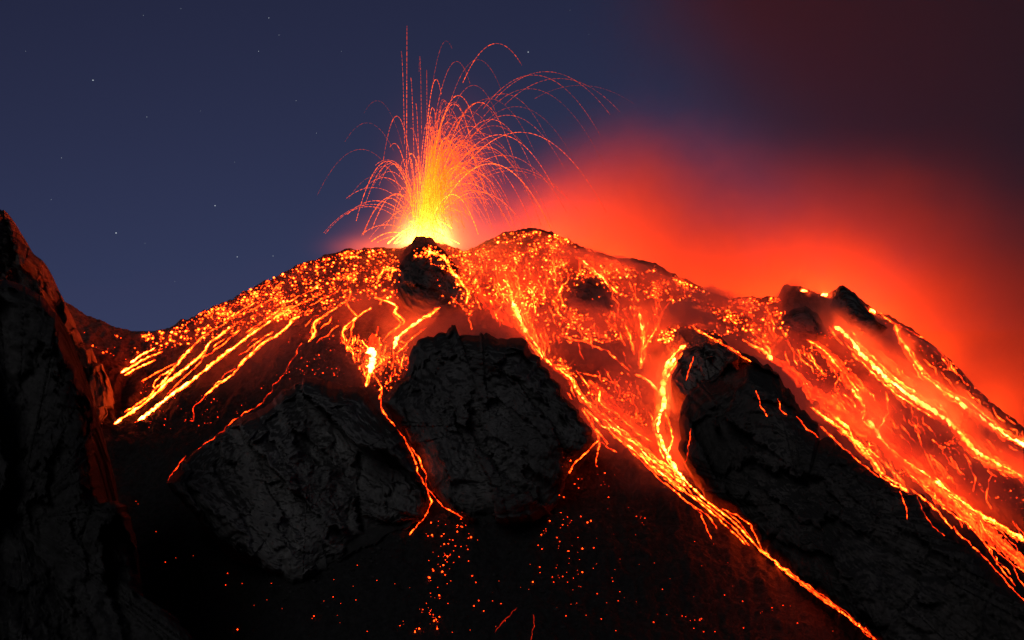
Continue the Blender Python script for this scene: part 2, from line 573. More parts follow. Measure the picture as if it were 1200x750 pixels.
def strand_run(P, N, D, T, w, h, sd, total):
    N = (N + np.roll(N, 1, 0) + np.roll(N, -1, 0)); N /= np.linalg.norm(N, axis=1)[:, None]
    tan = np.gradient(P, axis=0); tan /= np.linalg.norm(tan, axis=1)[:, None] + 1e-9
    side = np.cross(tan, N); side /= np.linalg.norm(side, axis=1)[:, None] + 1e-9
    Lp = np.stack([T * total / 3.2, np.full(len(P), sd * 5.3), np.full(len(P), .7)], -1)
    nz = fbm(Lp, 3, 0.65)
    wid = (w[0] + (w[1] - w[0]) * T) * K * D * 0.5 * np.clip(1 + 1.3 * nz, 0.22, 2.4)
    wid *= np.clip(np.minimum(T, 1 - T) * total / 2.5 + 0.25, 0, 1)
    heat = (h[0] + (h[1] - h[0]) * T) + 0.34 * fbm(Lp * 0.8 + 90, 3, 0.6)
    prof = [(-1.0, -0.25), (-0.72, 0.32), (-0.25, 0.55), (0.25, 0.55), (0.72, 0.32), (1.0, -0.25)]
    hp = [-0.16, -0.03, 0.05, 0.05, -0.03, -0.16]
    V = np.stack([P + side * (a * wid)[:, None] + N * (c2 * np.minimum(wid, 1.1) + 0.12)[:, None] for a, c2 in prof], 1)
    H = np.stack([heat + d for d in hp], 1)
    return V.reshape(-1, 3), grid_faces(len(P), len(prof)), np.clip(H, 0.02, 1).ravel()


def join(parts):
    V, F, H, o = [], [], [], 0
    for p in parts:
        if p is None: continue
        V.append(p[0]); F.append(p[1] + o); H.append(p[2]); o += len(p[0])
    return (np.vstack(V), np.vstack(F), np.concatenate(H)) if V else None


def sheet_mesh(spec, nw=13):
    """broad sheet of half crusted lava added for red glow; ground bumps poke through"""
    pts, w, h = spec[:3]
    _seed[0] += 1
    sd = _seed[0]
    X, Y, t = strand_px(pts, sd, 2.0, 2.2)
    G = [hit(a, b2, [0]) for a, b2 in zip(X, Y)]
    k = [i for i, g in enumerate(G) if g is not None]
    if len(k) < 6: return None
    P = np.array([G[i][0] for i in k]); D = np.array([G[i][2] for i in k]); T = t[k]
    for _ in range(3):
        P[1:-1] = (P[:-2] + P[1:-1] + P[2:]) / 3
    tan = np.gradient(P, axis=0); tan /= np.linalg.norm(tan, axis=1)[:, None]
    side = np.cross(tan, [0, -0.53, 0.85]); side /= np.linalg.norm(side, axis=1)[:, None]
    q = np.linspace(-1, 1, nw)
    wid = (w[0] + (w[1] - w[0]) * T) * K * D * 0.5 * np.sin(np.pi * np.clip(T * 0.94 + 0.03, 0, 1)) ** 0.4
    V = P[:, None, :] + side[:, None, :] * (q[None, :, None] * wid[:, None, None])
    c = 600 + V[..., 0] / (K * V[..., 1])
    V[..., 2] = terrain_z(c, V[..., 1])
    n1 = fbm(V / 3.4 + sd, 4, 0.6)
    V[..., 2] += 0.34 + 0.25 * n1 - 0.7 * np.abs(q)[None, :] ** 3
    flow = fbm(np.stack([q[None, :] * wid[:, None] / 1.5 + 0 * n1, np.broadcast_to((T * len(T) / 22)[:, None], n1.shape), 0 * n1 + sd], -1), 3, .6)
    H = h[0] + (h[1] - h[0]) * T[:, None] + 0.24 * flow + 0.16 * n1 - 0.1 * np.abs(q)[None, :]
    return V.reshape(-1, 3), grid_faces(len(P), nw), np.clip(H, 0.0, 1).ravel()


def stream(label, main, branches=(), sheets=(), group=None, name='lava_stream', cat='lava stream'):
    extra = []
    for sp in main:                      # thin threads that leave the channel and come back
        if max(sp[1]) < 1.7 or len(sp[0]) < 4: continue
        for q in range(2 if max(sp[1]) < 2.6 else 4):
            a_ = random.randrange(0, len(sp[0]) - 2)
            b_ = random.randrange(a_ + 2, len(sp[0]))
            o_ = random.choice((-1, 1)) * random.uniform(0.6, 1.5) * max(sp[1])
            pp = [(px + o_ * math.sin(math.pi * (i + .35) / (b_ - a_ + .7)), py - 0.3 * o_) for i, (px, py) in enumerate(sp[0][a_:b_ + 1])]
            extra.append((pp, (random.uniform(.7, 1.2), random.uniform(.7, 1.1)), (min(.6, sp[2][0] - .12), min(.55, sp[2][1] - .16)), 2.2))
    pieces = [('channel' if q < len(main) else 'thread', r_) for q, sp in enumerate(list(main) + extra) for r_ in strand_mesh(sp)]
    pieces += [('branch', r_) for sp in branches for r_ in strand_mesh(sp)]
    pieces += [('glow_sheet', r_) for r_ in map(sheet_mesh, sheets) if r_ is not None]  # sheets added to fill the gaps between streams with red glow
    if not pieces:
        print('NO STREAM', label); return
    if len(pieces) == 1:
        d = pieces[0][1]
        o = link(name, mesh_np(name, d[0], d[1], [M_LAVA], attrs={'melt_heat': d[2]}))
    else:
        o = bpy.data.objects.new(name, None)
        org = pieces[0][1][0][0]
        o.location = org.tolist()
        col.objects.link(o)
        for pn, d in pieces:
            link(pn, mesh_np(pn, d[0] - org, d[1], [M_LAVA], attrs={'melt_heat': d[2]}), o)
    return tag(o, label, cat, group)


def off(pts, dx, dy, k0=1.0, k1=1.0):
    n_ = len(pts) - 1
    return [(x + dx * (k0 + (k1 - k0) * i / n_), y + dy * (k0 + (k1 - k0) * i / n_)) for i, (x, y) in enumerate(pts)]


LG = 'lava streams running down the volcano'
# --- left slope
stream('short yellow lava streak, uppermost of the three stubs near the left saddle', [([(181, 408), (166, 417), (153, 425)], (1.6, 3), (.65, .85))], group=LG)
stream('thin orange lava streak, middle one of the three stubs near the left saddle', [([(191, 412), (174, 419), (160, 426), (142, 437)], (1.3, 2.2), (.55, .8))], group=LG)
stream('thin orange lava streak, lowest of the three stubs near the left saddle', [([(182, 422), (166, 429), (146, 440)], (1.3, 2), (.6, .75))], group=LG)
stream('orange lava strand splitting in a fork, highest long strand of the left slope',
       [([(300, 354), (280, 366), (260, 382), (248, 387), (236, 396), (222, 409), (208, 424), (198, 430), (184, 437), (166, 447)], (1.2, 1.6), (.45, .6))], group=LG)
stream('braided orange lava strands ending in a long yellow tip at the lower left',
       [([(267, 386), (246, 402), (238, 414), (220, 430), (208, 440), (196, 448), (184, 460), (170, 472), (156, 482), (134, 497)], (1.8, 2.4), (.65, .85))],
       [([(222, 410), (212, 422), (200, 436), (194, 444), (181, 456), (176, 464), (160, 475), (146, 483)], (2.4, 1.4), (.75, .55)),
        ([(282, 386), (266, 400), (248, 414), (232, 420), (218, 432), (204, 442), (188, 458), (172, 470)], (1.2, 1.6), (.5, .65)),
        ([(240, 416), (228, 432), (212, 446), (196, 462)], (1, 1), (.5, .45)),
        ([(236, 398), (228, 404), (218, 416), (206, 428), (196, 437), (182, 445), (179, 452), (183, 456)], (1, 1.2), (.6, .6))], group=LG)
stream('brightest straight yellow lava stream of the left slope',
       [([(378, 344), (362, 352), (346, 358), (330, 368), (315, 378)], (1.2, 2), (.42, .6)),
        ([(318, 376), (300, 388), (281, 402), (260, 418), (240, 434), (220, 450), (200, 464), (180, 480), (162, 493)], (2.4, 3.4), (.72, .95), 1.0)], group=LG)
stream('two-strand orange lava stream with a hooked red tail, right of the brightest left stream',
       [([(351, 371), (342, 375), (337, 384), (326, 392), (308, 403), (294, 415), (280, 430), (272, 440), (256, 450), (240, 464)], (2.2, 2.0), (.75, .65))],
       [([(320, 389), (310, 396), (298, 404), (297, 412), (284, 422), (279, 431)], (1.4, 1.2), (.65, .55)),
        ([(240, 464), (238, 468), (228, 476), (227, 484), (228, 494), (222, 493)], (1.0, 1.2), (.4, .2)),
        ([(276, 432), (266, 437), (260, 444)], (.8, .8), (.4, .4))], group=LG)
stream('short curved lava hook hanging below the ember field, left of the centre', [([(396, 360), (386, 366), (376, 372), (368, 379), (369, 390), (368, 395), (361, 401)], (1.4, 2), (.55, .8))], group=LG)
stream('dim red broken lava trail running down to the grey slanting rock',
       [([(354, 402), (346, 416), (340, 428), (330, 442), (320, 456), (308, 472)], (.8, .9), (.26, .2), 3),
        ([(308, 472), (298, 478), (288, 485), (272, 495), (256, 509), (232, 527)], (1.1, .9), (.34, .24), 2)],
       [([(218, 534), (206, 550), (196, 566)], (1, .7), (.25, .15), 2)], group=LG)
for k, pts in enumerate([[(334, 358), (320, 370), (302, 381), (288, 390)], [(375, 333), (360, 343), (345, 350), (330, 357)], [(330, 345), (312, 355), (290, 366), (270, 374)]]):
    stream(['faint red lava thread ending between the braided strands and the brightest left stream', 'faint red lava thread highest in the left ember field',
            'faint red lava thread close under the left skyline'][k], [(pts, (1.4, 1.2), (.5, .42), 2.2)], group=LG)

# --- below the fountain
stream('forked orange lava stream left of the white hot lava pool', [([(435, 361), (419, 372), (401, 388), (405, 403), (413, 413), (416, 425)], (2.0, 1.4), (.7, .6))],
       [([(407, 356), (414, 367), (419, 371)], (1.6, 1.4), (.65, .6)), ([(415, 374), (411, 389), (414, 400), (407, 412)], (1.6, 1.2), (.6, .55))], group=LG)
stream('white hot lava pool, brightest spot on the slope below the fountain', [([(424, 399), (430, 407), (435, 416), (436, 424), (434, 433), (431, 445), (429, 453)], (2.0, 2.0), (.7, .75)),
       ([(434, 408), (437, 416), (436, 426), (433, 438)], (12, 9), (1.15, 1.1), .6)], [([(437, 436), (446, 452), (448, 460), (444, 468)], (1.2, 1.6), (.5, .6))], [([(440, 395), (436, 415), (433, 440)], (26, 18), (.26, .26))], group=LG, name='lava_pool', cat='lava pool')
stream('bright orange lava stream above the left shoulder of the flat topped rock', [([(515, 361), (499, 372), (478, 385), (465, 397), (461, 409)], (2.6, 2.8), (.72, .85))],
       [([(500, 384), (483, 397), (475, 405), (466, 413)], (1, 1.6), (.5, .65))], group=LG)
stream('crooked lava thread coming down left of the dark mound under the fountain', [([(439, 349), (454, 353), (467, 360), (462, 366), (474, 377), (459, 389), (452, 396)], (2.4, 1.2), (.68, .5))], group=LG)
stream('glowing lava clump left of the dark mound at the crater rim', [([(443, 328), (448, 317), (459, 315), (457, 326)], (2.6, 2.0), (.62, .55), 3)], group=LG)
stream('winding lava stream down the right side of the dark mound under the fountain', [([(499, 294), (510, 297), (521, 302), (526, 315), (537, 327), (546, 339), (549, 347), (546, 356)], (2.4, 1.8), (.72, .65))],
       [([(502, 289), (506, 296), (500, 302)], (2.0, 1.5), (.7, .6)), ([(530, 349), (540, 358), (548, 366)], (1, 1), (.45, .4))], group=LG)
stream('thin red lava chute squeezed between the two central rocks',
       [([(446, 466), (449, 483), (460, 497), (474, 514), (481, 528), (488, 543), (489, 553), (500, 572), (507, 588), (497, 607), (480, 627)], (1.6, 1.1), (.45, .42))],
       [([(500, 572), (513, 587), (520, 595), (533, 600), (543, 607)], (1, .9), (.36, .34)), ([(482, 524), (494, 543), (499, 556), (500, 571)], (1.2, .9), (.42, .38))], group=LG)

# --- centre right
stream('orange lava stream behind the right shoulder of the flat topped rock',
       [([(598, 345), (601, 355), (606, 368), (614, 384), (625, 400), (630, 406), (636, 420)], (4.5, 2.6), (.75, .78))],
       [([(626, 339), (621, 360), (617, 371), (627, 389), (630, 403)], (1.2, 1.2), (.55, .5)), ([(590, 328), (596, 336), (600, 346)], (3, 3.5), (.65, .72)),
        ([(609, 338), (605, 346), (602, 354)], (2, 2.5), (.62, .7)), ([(566, 345), (575, 352), (580, 362)], (3, 1.4), (.66, .5)), ([(588, 358), (582, 370), (590, 378)], (1.2, 1), (.45, .4))],
       [([(590, 318), (598, 345), (608, 375), (628, 405)], (34, 14), (.32, .34)), ([(560, 340), (580, 362), (600, 385)], (28, 16), (.28, .3))], group=LG)
stream('straight orange lava streak just below the skyline right of the summit', [([(675, 301), (689, 310), (703, 323), (713, 335), (724, 344)], (2, 2.2), (.66, .75))], group=LG)
stream('broken red lava thread right of the summit, left of the dark hump', [([(669, 321), (657, 341), (647, 357), (659, 373), (657, 382)], (1.6, 1), (.5, .42), 3)], group=LG)
stream('branching lava stream that joins the thick vertical flow from above',
       [([(748, 364), (751, 383), (754, 399), (752, 415), (750, 432)], (2.4, 3), (.66, .72))],
       [([(732, 379), (740, 399), (743, 416)], (2, 1.8), (.6, .55)), ([(785, 354), (777, 365), (772, 378), (765, 391), (754, 410)], (1.3, 2), (.45, .62)),
        ([(760, 376), (757, 390), (754, 402)], (1, 1.4), (.45, .55))], group=LG)
stream('thick vertical yellow lava flow that bends into the long diagonal, tail reaching the bottom',
       [([(791, 420), (780, 437), (776, 455), (779, 473), (774, 487), (770, 502), (776, 520), (783, 535), (792, 549), (806, 567)], (4.4, 4.6), (.86, .82)),
        ([(779, 440), (777, 455), (778, 470), (775, 485)], (5, 6), (.95, 1.0)),
        ([(806, 567), (824, 584), (846, 600), (868, 619), (890, 643), (913, 663), (943, 685), (963, 700), (990, 718), (1030, 753)], (2.8, 1.3), (.7, .45), 1.2)],
       [([(803, 405), (791, 413), (780, 429), (777, 447)], (3.4, 3.6), (.78, .85)), ([(804, 408), (796, 420), (786, 434), (779, 450)], (1.6, 2), (.6, .7)),
        ([(744, 439), (760, 446), (770, 457), (776, 467)], (2.4, 3), (.72, .8)), ([(779, 485), (786, 500), (788, 514), (783, 530)], (1.8, 2.6), (.6, .75)),
        ([(768, 500), (771, 520), (778, 537)], (1.4, 1.6), (.55, .65)), ([(846, 596), (864, 604), (880, 614), (886, 628), (892, 642)], (1.2, 1.2), (.5, .48)), ([(852, 600), (870, 615), (880, 630)], (1, 1), (.45, .4)),
        ([(793, 560), (812, 580), (835, 598), (858, 617), (878, 640)], (1.6, 1), (.6, .42))],
       [([(792, 410), (778, 440), (776, 470), (772, 500), (780, 535)], (24, 18), (.33, .3))], group=LG)
diag = [(638, 420), (650, 430), (668, 442), (676, 459), (688, 474), (703, 488), (723, 506), (747, 524), (764, 540), (783, 553), (804, 571)]
stream('braided diagonal lava flow past the right edge of the flat topped rock',
       [(diag, (2.2, 3), (.62, .74)), (off(diag[5:], 2, -5), (1.6, 2), (.65, .7)), (off(diag[4:], -3, 5), (2, 1.6), (.66, .62))],
       [([(708, 497), (732, 521), (758, 547), (776, 564), (805, 588), (832, 606), (840, 620)], (1.2, 1), (.52, .4)),
        ([(764, 546), (788, 564), (805, 578), (829, 597), (852, 617), (873, 638)], (1.6, 1), (.58, .4)),
        ([(805, 588), (822, 602), (828, 618), (834, 632)], (.9, .7), (.38, .28)),
        ([(703, 458), (703, 473), (717, 482), (729, 490), (747, 508), (764, 518)], (2.4, 1.2), (.66, .5)),
        ([(682, 479), (694, 499), (703, 515), (688, 528), (673, 543), (663, 559)], (2.0, 1.2), (.6, .42)),
        ([(703, 517), (700, 531), (698, 546)], (1.4, .8), (.5, .34)), ([(705, 518), (711, 524), (723, 530)], (1.4, .9), (.5, .4)),
        ([(697, 502), (707, 513), (712, 521)], (2.4, 2), (.64, .55))],
       [(diag, (12, 10), (.26, .3)), ([(690, 448), (712, 470), (735, 492), (760, 520)], (22, 12), (.2, .22))], group=LG)
stream('thin red lava thread arching over the dark patch left of the thick vertical flow', [([(684, 438), (703, 442), (717, 446), (726, 464), (738, 476)], (1.2, .9), (.42, .36), 2.5)], group=LG)
stream('dotted orange lava line slanting toward the thick vertical flow', [([(655, 393), (672, 398), (689, 403), (711, 410), (721, 421), (738, 435)], (1.4, 1.4), (.48, .52), 2.6)], group=LG)
stream('short red lava thread left of the dotted lava line, above the braided flow', [([(645, 421), (652, 434), (660, 428), (667, 440), (672, 452)], (1.1, 1), (.42, .38), 3)], group=LG)
stream('orange lava streak behind the crest of the long dark ridge, with a glowing pocket',
       [([(803, 377), (820, 389), (841, 399), (860, 410), (880, 424)], (1.3, 2), (.5, .6), 2)],
       [([(871, 399), (888, 408), (900, 414), (905, 423)], (1.4, 5), (.5, .7)), ([(896, 404), (903, 412), (900, 420)], (3, 3.5), (.66, .6))], group=LG)
stream('thin red lava thread on the red lit rock face above the long ridge', [([(813, 418), (808, 431), (804, 446)], (.9, .9), (.36, .3))], group=LG)
stream('thin red lava thread low on the left face of the long ridge', [([(810, 502), (808, 523), (805, 537), (801, 547)], (1, .9), (.34, .3))], group=LG)

# --- right slope
s1 = [(977, 382), (991, 391), (1003, 408), (1018, 423), (1035, 441), (1053, 455), (1079, 473), (1100, 486)]
stream('broad yellow lava river down the middle of the right slope',
       [(s1, (4.5, 8), (.85, .98)), ([(1100, 486), (1118, 501), (1133, 517), (1147, 532), (1170, 544), (1208, 563)], (6, 3), (.88, .66))],
       [(off(s1[1:], 6, -4), (1.6, 2.2), (.6, .7)), (off(s1[2:], -5, 5), (1.6, 2.2), (.6, .7)),
        ([(1085, 466), (1098, 470), (1105, 480), (1116, 498), (1135, 516), (1150, 526)], (3, 1.8), (.75, .6)), ([(972, 383), (978, 395), (988, 404)], (2, 1.6), (.6, .55))],
       [(s1 + [(1118, 501), (1147, 532), (1170, 544), (1208, 563)], (18, 26), (.36, .33)), ([(1022, 408), (1040, 424), (1062, 446), (1090, 470), (1110, 492)], (14, 20), (.3, .27))], group=LG)
s2 = [(1049, 381), (1056, 400), (1071, 423), (1085, 444), (1103, 457), (1123, 470), (1144, 486), (1161, 499), (1185, 514), (1208, 524)]
stream('yellow lava river nearest the right skyline', [(s2, (3, 5.4), (.72, .95))], [(off(s2[3:], 3, 4), (1.5, 1.5), (.55, .6)), ([(1046, 379), (1038, 372), (1031, 366)], (1.4, 1), (.5, .45))], [(s2, (14, 22), (.32, .34))], group=LG)
stream('lava stream left of the broad yellow river, clumped above, fanning out below',
       [([(945, 398), (956, 405), (968, 413), (983, 432), (994, 444), (1006, 461), (1014, 476), (1010, 493), (1027, 507), (1040, 524), (1060, 540), (1087, 558), (1113, 577), (1140, 597), (1167, 613), (1206, 636)], (1.8, 4.2), (.56, .8)),
        ([(998, 456), (1006, 468), (1013, 478)], (4, 5), (.72, .78)), ([(1016, 492), (1026, 505), (1036, 520)], (6, 5), (.82, .85))],
       [([(1038, 460), (1041, 482), (1032, 499), (1026, 508)], (1.8, 2.6), (.6, .7)),
        ([(1073, 500), (1080, 523), (1097, 557)], (1.2, 1.2), (.48, .45)),
        ([(1067, 573), (1093, 593), (1113, 617), (1133, 633), (1157, 657), (1180, 683), (1204, 709)], (1.6, 1), (.55, .4)),
        ([(1097, 560), (1120, 590), (1147, 610), (1167, 638)], (1.4, 1), (.55, .45)),
        ([(1080, 567), (1107, 597), (1133, 613), (1157, 640), (1170, 663), (1190, 687)], (1.5, .9), (.55, .4)),
        ([(1147, 610), (1173, 623), (1190, 640), (1195, 653)], (1.2, .9), (.48, .4)), ([(1167, 637), (1187, 663), (1194, 680), (1204, 692)], (1.1, .9), (.42, .36)),
        ([(1040, 536), (1052, 560), (1062, 574)], (1.4, 1.2), (.5, .5)), ([(1060, 550), (1082, 572), (1100, 588), (1120, 600), (1150, 632), (1178, 655), (1203, 672)], (1.2, 1), (.52, .42)),
        ([(985, 440), (978, 455), (986, 468)], (1, 1), (.42, .4)), ([(955, 405), (970, 422), (980, 440)], (1, .9), (.4, .38))],
       [([(930, 440), (955, 462), (985, 482), (1015, 502), (1045, 530), (1085, 562), (1120, 592), (1160, 625), (1206, 668)], (36, 46), (.36, .33)),
        ([(955, 400), (985, 432), (1010, 462), (1030, 490)], (24, 32), (.32, .34)), ([(905, 418), (930, 440), (955, 470)], (24, 22), (.36, .36))], group=LG)
stream('orange lava stream along the back edge of the long dark ridge',
       [([(950, 477), (968, 491), (988, 504), (1007, 524), (1022, 540), (1036, 557), (1064, 577)], (3.6, 3), (.72, .68))],
       [([(975, 486), (990, 498), (1002, 517), (1012, 522)], (4, 2), (.72, .6)), ([(962, 500), (980, 517), (1003, 538), (1030, 560)], (1.4, 1), (.48, .45)),
        ([(1000, 515), (1020, 528), (1042, 548), (1060, 566)], (2.4, 1.4), (.62, .5))], group=LG)
stream('thin lava thread following the outer rim of the right skyline', [([(1030, 364), (1044, 377), (1068, 389), (1091, 402), (1112, 424)], (1, 1), (.42, .36), 2.5)], group=LG)
stream('short lava thread right of the broad yellow river, on the dark hump', [([(1068, 477), (1068, 493), (1079, 509)], (1, 1), (.5, .4))], group=LG)
stream('thin hooked lava thread over the right dark patch, left of its twin', [([(1133, 537), (1142, 560), (1140, 577)], (1, .9), (.42, .38))], group=LG)
stream('thin zigzag lava thread over the right dark patch, right of its twin', [([(1150, 542), (1162, 555), (1155, 583), (1162, 597)], (1, .9), (.42, .38))], group=LG)
stream('thin lava dribble over the notch in the long ridge, shorter one', [([(1053, 573), (1062, 597), (1063, 609)], (.8, .8), (.34, .3))], group=LG)
stream('thin lava dribble over the notch in the long ridge, longer one', [([(1073, 575), (1082, 603), (1093, 617), (1107, 628)], (.8, .7), (.34, .24))], group=LG)
for k, pts in enumerate([[(886, 458), (892, 476), (899, 488)], [(911, 467), (915, 482), (922, 486)], [(933, 488), (945, 502), (965, 517)]]):
    stream(['curved lava dribble on the crest of the long ridge, highest of three', 'tiny lava dribble on the crest of the long ridge, middle of three',
            'lava dribble along the crest of the long ridge, lowest of three'][k], [(pts, (1.1, .9), (.36, .32))], group=LG)
for lab, px, py, w in [('small white hot spatter vent on the top of the right hump', 966, 345, 6), ('small glowing vent on the notch right of the hump', 1021, 364, 6),
                       ('small glowing spatter heap on the left top of the right hump', 942, 340, 3)]:
    stream(lab, [([(px - 4, py + 1.5), (px, py + .5), (px + 4, py + 1.5)], (w, w), (.9, .9), .4)], group='small vents on the right hump', name='lava_vent', cat='lava vent')
stream('slanting dull red lava crack, left one at the bottom of the ash slope', [([(606, 712), (596, 722), (586, 732), (580, 742)], (.7, .6), (.03, .02))], group=LG)
stream('upright dull red lava crack, right one at the bottom of the ash slope', [([(625, 720), (627, 730), (624, 740), (622, 752)], (.7, .7), (.04, .04))], group=LG)

# ------------------------------------------------------------------ short rivulets
RV = [((690, 330, 810, 405), (.35, 1), 26, (.34, .6), 'short glowing rivulet between the dark hump right of the summit and the long ridge'),
      ((575, 300, 700, 400), (.25, 1), 64, (.35, .68), 'short glowing rivulet on the slope between the summit and the central flows'),
      ((640, 400, 770, 500), (.45, 1), 20, (.32, .55), 'short glowing rivulet between the flat topped rock and the thick vertical flow'),
      ((860, 355, 940, 420), (.4, 1), 14, (.35, .6), 'short glowing rivulet in the saddle left of the right hump'),
      ((930, 395, 1190, 570), (.75, .9), 125, (.3, .64), 'short glowing rivulet between the lava rivers of the right slope'),
      ((1060, 560, 1195, 680), (.75, .9), 18, (.3, .5), 'short glowing rivulet in the fan at the lower right'),
      ((230, 320, 400, 400), (-1, .75), 22, (.3, .52), 'short glowing rivulet in the ember field of the upper left slope'),
      ((410, 330, 480, 450), (-.2, 1), 16, (.35, .6), 'short glowing rivulet around the white hot lava pool'),
      ((545, 300, 610, 380), (.3, 1), 14, (.35, .6), 'short glowing rivulet right of the dark mound under the fountain')]
for (x0, y0, x1, y1), (dx, dy), cnt, (h0, h1), lab in RV:
    made = 0
    for tries in range(cnt * 8):
        if made >= cnt: break
        px, py = random.uniform(x0, x1), random.uniform(y0, y1)
        g = BV[0].ray_cast(Vector((0, 0, 0)), pix_dir(px, py))
        f_ = hit(px, py)
        if f_ is None or g[0] is None or f_[2] < g[3] - 6: continue
        ln = random.uniform(7, 26)
        g1, f1_ = BV[0].ray_cast(Vector((0, 0, 0)), pix_dir(px + dx * ln, py + dy * ln)), hit(px + dx * ln, py + dy * ln)
        if g1[0] is None or f1_[2] < g1[3] - 1.5 or f_[2] < g[3] - 1.5: continue
        pp = [(px + dx * ln * i / 4 + random.gauss(0, 1.4), py + dy * ln * i / 4 + random.gauss(0, 1.2)) for i in range(5)]
        d = strand_mesh((pp, (random.uniform(.7, 1.5), random.uniform(.6, 1.2)), (random.uniform(h0, h1), random.uniform(h0, h1)), 1.8))
        if not d: continue
        d = d[0]
        tag(link('lava_rivulet', mesh_np('lava_rivulet', d[0], d[1], [M_LAVA], attrs={'melt_heat': d[2]})), lab, 'lava rivulet', lab.replace('rivulet', 'rivulets', 1))
        made += 1

# ------------------------------------------------------------------ embers
def in_poly(p, poly):
    x, y = p
    r = False
    j = len(poly) - 1
    for i in range(len(poly)):
        xi, yi = poly[i]; xj, yj = poly[j]
        if (yi > y) != (yj > y) and x < (xj - xi) * (y - yi) / (yj - yi) + xi: r = not r
        j = i
    return r


HOLES = [(500, 340, 34, 30), (690, 350, 24, 18), (940, 380, 24, 16), (700, 425, 36, 20), (1075, 505, 22, 20), (985, 358, 20, 14)]
# polygon, count, how many single things, size range px (radius), heat range, label
FIELDS = [
    ([(165, 392), (250, 361), (350, 311), (420, 291), (460, 294), (462, 320), (440, 350), (400, 358), (350, 372), (300, 380), (230, 402), (180, 412)], 620, 70, (.45, 1.5), (.35, .8),
     'glowing ember in the dense ember field of the upper left slope'),
    ([(556, 296), (580, 277), (600, 270), (650, 272), (700, 298), (780, 322), (850, 350), (860, 375), (780, 352), (720, 352), (650, 345), (620, 370), (580, 352), (555, 325)], 640, 60, (.4, 1.4), (.42, .85),
     'glowing ember scattered over the summit right of the fountain'),
    ([(560, 330), (700, 350), (800, 372), (790, 402), (700, 402), (640, 402), (600, 372)], 300, 25, (.4, 1.5), (.42, .85), 'glowing ember above the dotted lava line, between summit and central flows'),
    ([(634, 415), (742, 430), (764, 520), (690, 470)], 130, 14, (.4, 1.3), (.35, .75), 'glowing ember between the flat topped rock and the thick vertical flow'),
    ([(850, 352), (915, 348), (930, 385), (925, 402), (880, 404), (800, 384), (850, 370)], 190, 20, (.4, 1.5), (.35, .8), 'glowing ember in the saddle left of the right hump'),
    ([(1020, 360), (1120, 420), (1190, 492), (1160, 482), (1090, 425), (1040, 385)], 80, 10, (.35, .9), (.3, .6), 'glowing ember along the right skyline'),
    ([(495, 286), (550, 295), (562, 340), (552, 372), (520, 352), (505, 310)], 150, 12, (.4, 1.5), (.4, .8), 'glowing ember right of the dark mound under the fountain'),
    ([(482, 291), (510, 288), (535, 303), (530, 312), (505, 300), (488, 303)], 60, 6, (.5, 1.5), (.4, .8), 'glowing ember on the very top of the dark knobby mound'),
    ([(410, 398), (480, 400), (478, 432), (452, 462), (420, 440)], 130, 14, (.4, 1.3), (.35, .75), 'glowing ember around the white hot lava pool'),
    ([(430, 292), (470, 292), (470, 350), (440, 350)], 90, 8, (.5, 1.6), (.4, .8), 'glowing ember left of the dark mound under the fountain'),
    ([(900, 400), (1000, 380), (1200, 520), (1200, 600), (1060, 560), (960, 480)], 260, 16, (.3, 1.0), (.3, .65), 'glowing ember among the lava rivers of the right slope'),
    ([(498, 600), (545, 600), (565, 640), (545, 665), (520, 690), (512, 742), (480, 745), (500, 690), (500, 640)], 90, 18, (.35, 1.15), (.28, .6), 'small ember in the pile at the foot of the lava chute'),
    ([(660, 535), (725, 545), (710, 600), (695, 742), (620, 660), (640, 610)], 80, 10, (.3, .95), (.25, .55), 'small ember on the black ash below the flat topped rock'),
    ([(345, 680), (480, 640), (1000, 742), (340, 746)], 60, 10, (.3, .9), (.25, .5), 'lone ember on the black ash along the bottom'),
    ([(700, 545), (780, 580), (900, 670), (980, 742), (720, 742)], 46, 6, (.28, .8), (.22, .45), 'lone ember on the black ash under the long diagonal flow'),
    ([(140, 560), (200, 590), (340, 700), (340, 742), (240, 742), (180, 640)], 14, 4, (.35, .9), (.25, .5), 'lone ember on the black ash below the slanting grey rock'),
    ([(96, 385), (150, 395), (172, 412), (140, 425), (110, 410)], 16, 4, (.35, 1.3), (.3, .7), 'ember on the dark saddle beside the reddish cliff'),
    ([(170, 440), (260, 470), (400, 400), (410, 440), (330, 455), (240, 510), (150, 500)], 90, 6, (.28, .7), (.2, .5), 'dim ember below the lava streams of the left slope'),
    ([(330, 380), (400, 365), (405, 440), (350, 440)], 60, 4, (.28, .8), (.2, .5), 'dim ember under the curved lava hook'),
]
ico_v = []
g_ = (1 + 5 ** .5) / 2
for s1_ in (-1, 1):
    for s2_ in (-1, 1):
        ico_v += [(0, s1_, s2_ * g_), (s1_, s2_ * g_, 0), (s2_ * g_, 0, s1_)]
ico_v = np.array(ico_v) / math.hypot(1, g_)
ico_f = []
for a in range(12):
    for b2 in range(a + 1, 12):
        for c2 in range(b2 + 1, 12):
            A, B2, C2 = ico_v[[a, b2, c2]]
            if all(abs(np.linalg.norm(p - q) - 1.0515) < .01 for p, q in ((A, B2), (B2, C2), (A, C2))):
                ico_f.append((a, b2, c2) if np.dot(np.cross(B2 - A, C2 - A), A) > 0 else (a, c2, b2))
ico_f = np.array(ico_f)


def lump(k):
    r = np.random.default_rng(100 + k)
    return ico_v * (0.75 + 0.5 * r.random((12, 1))) * np.array([1, 0.8 + .4 * r.random(), 0.75])


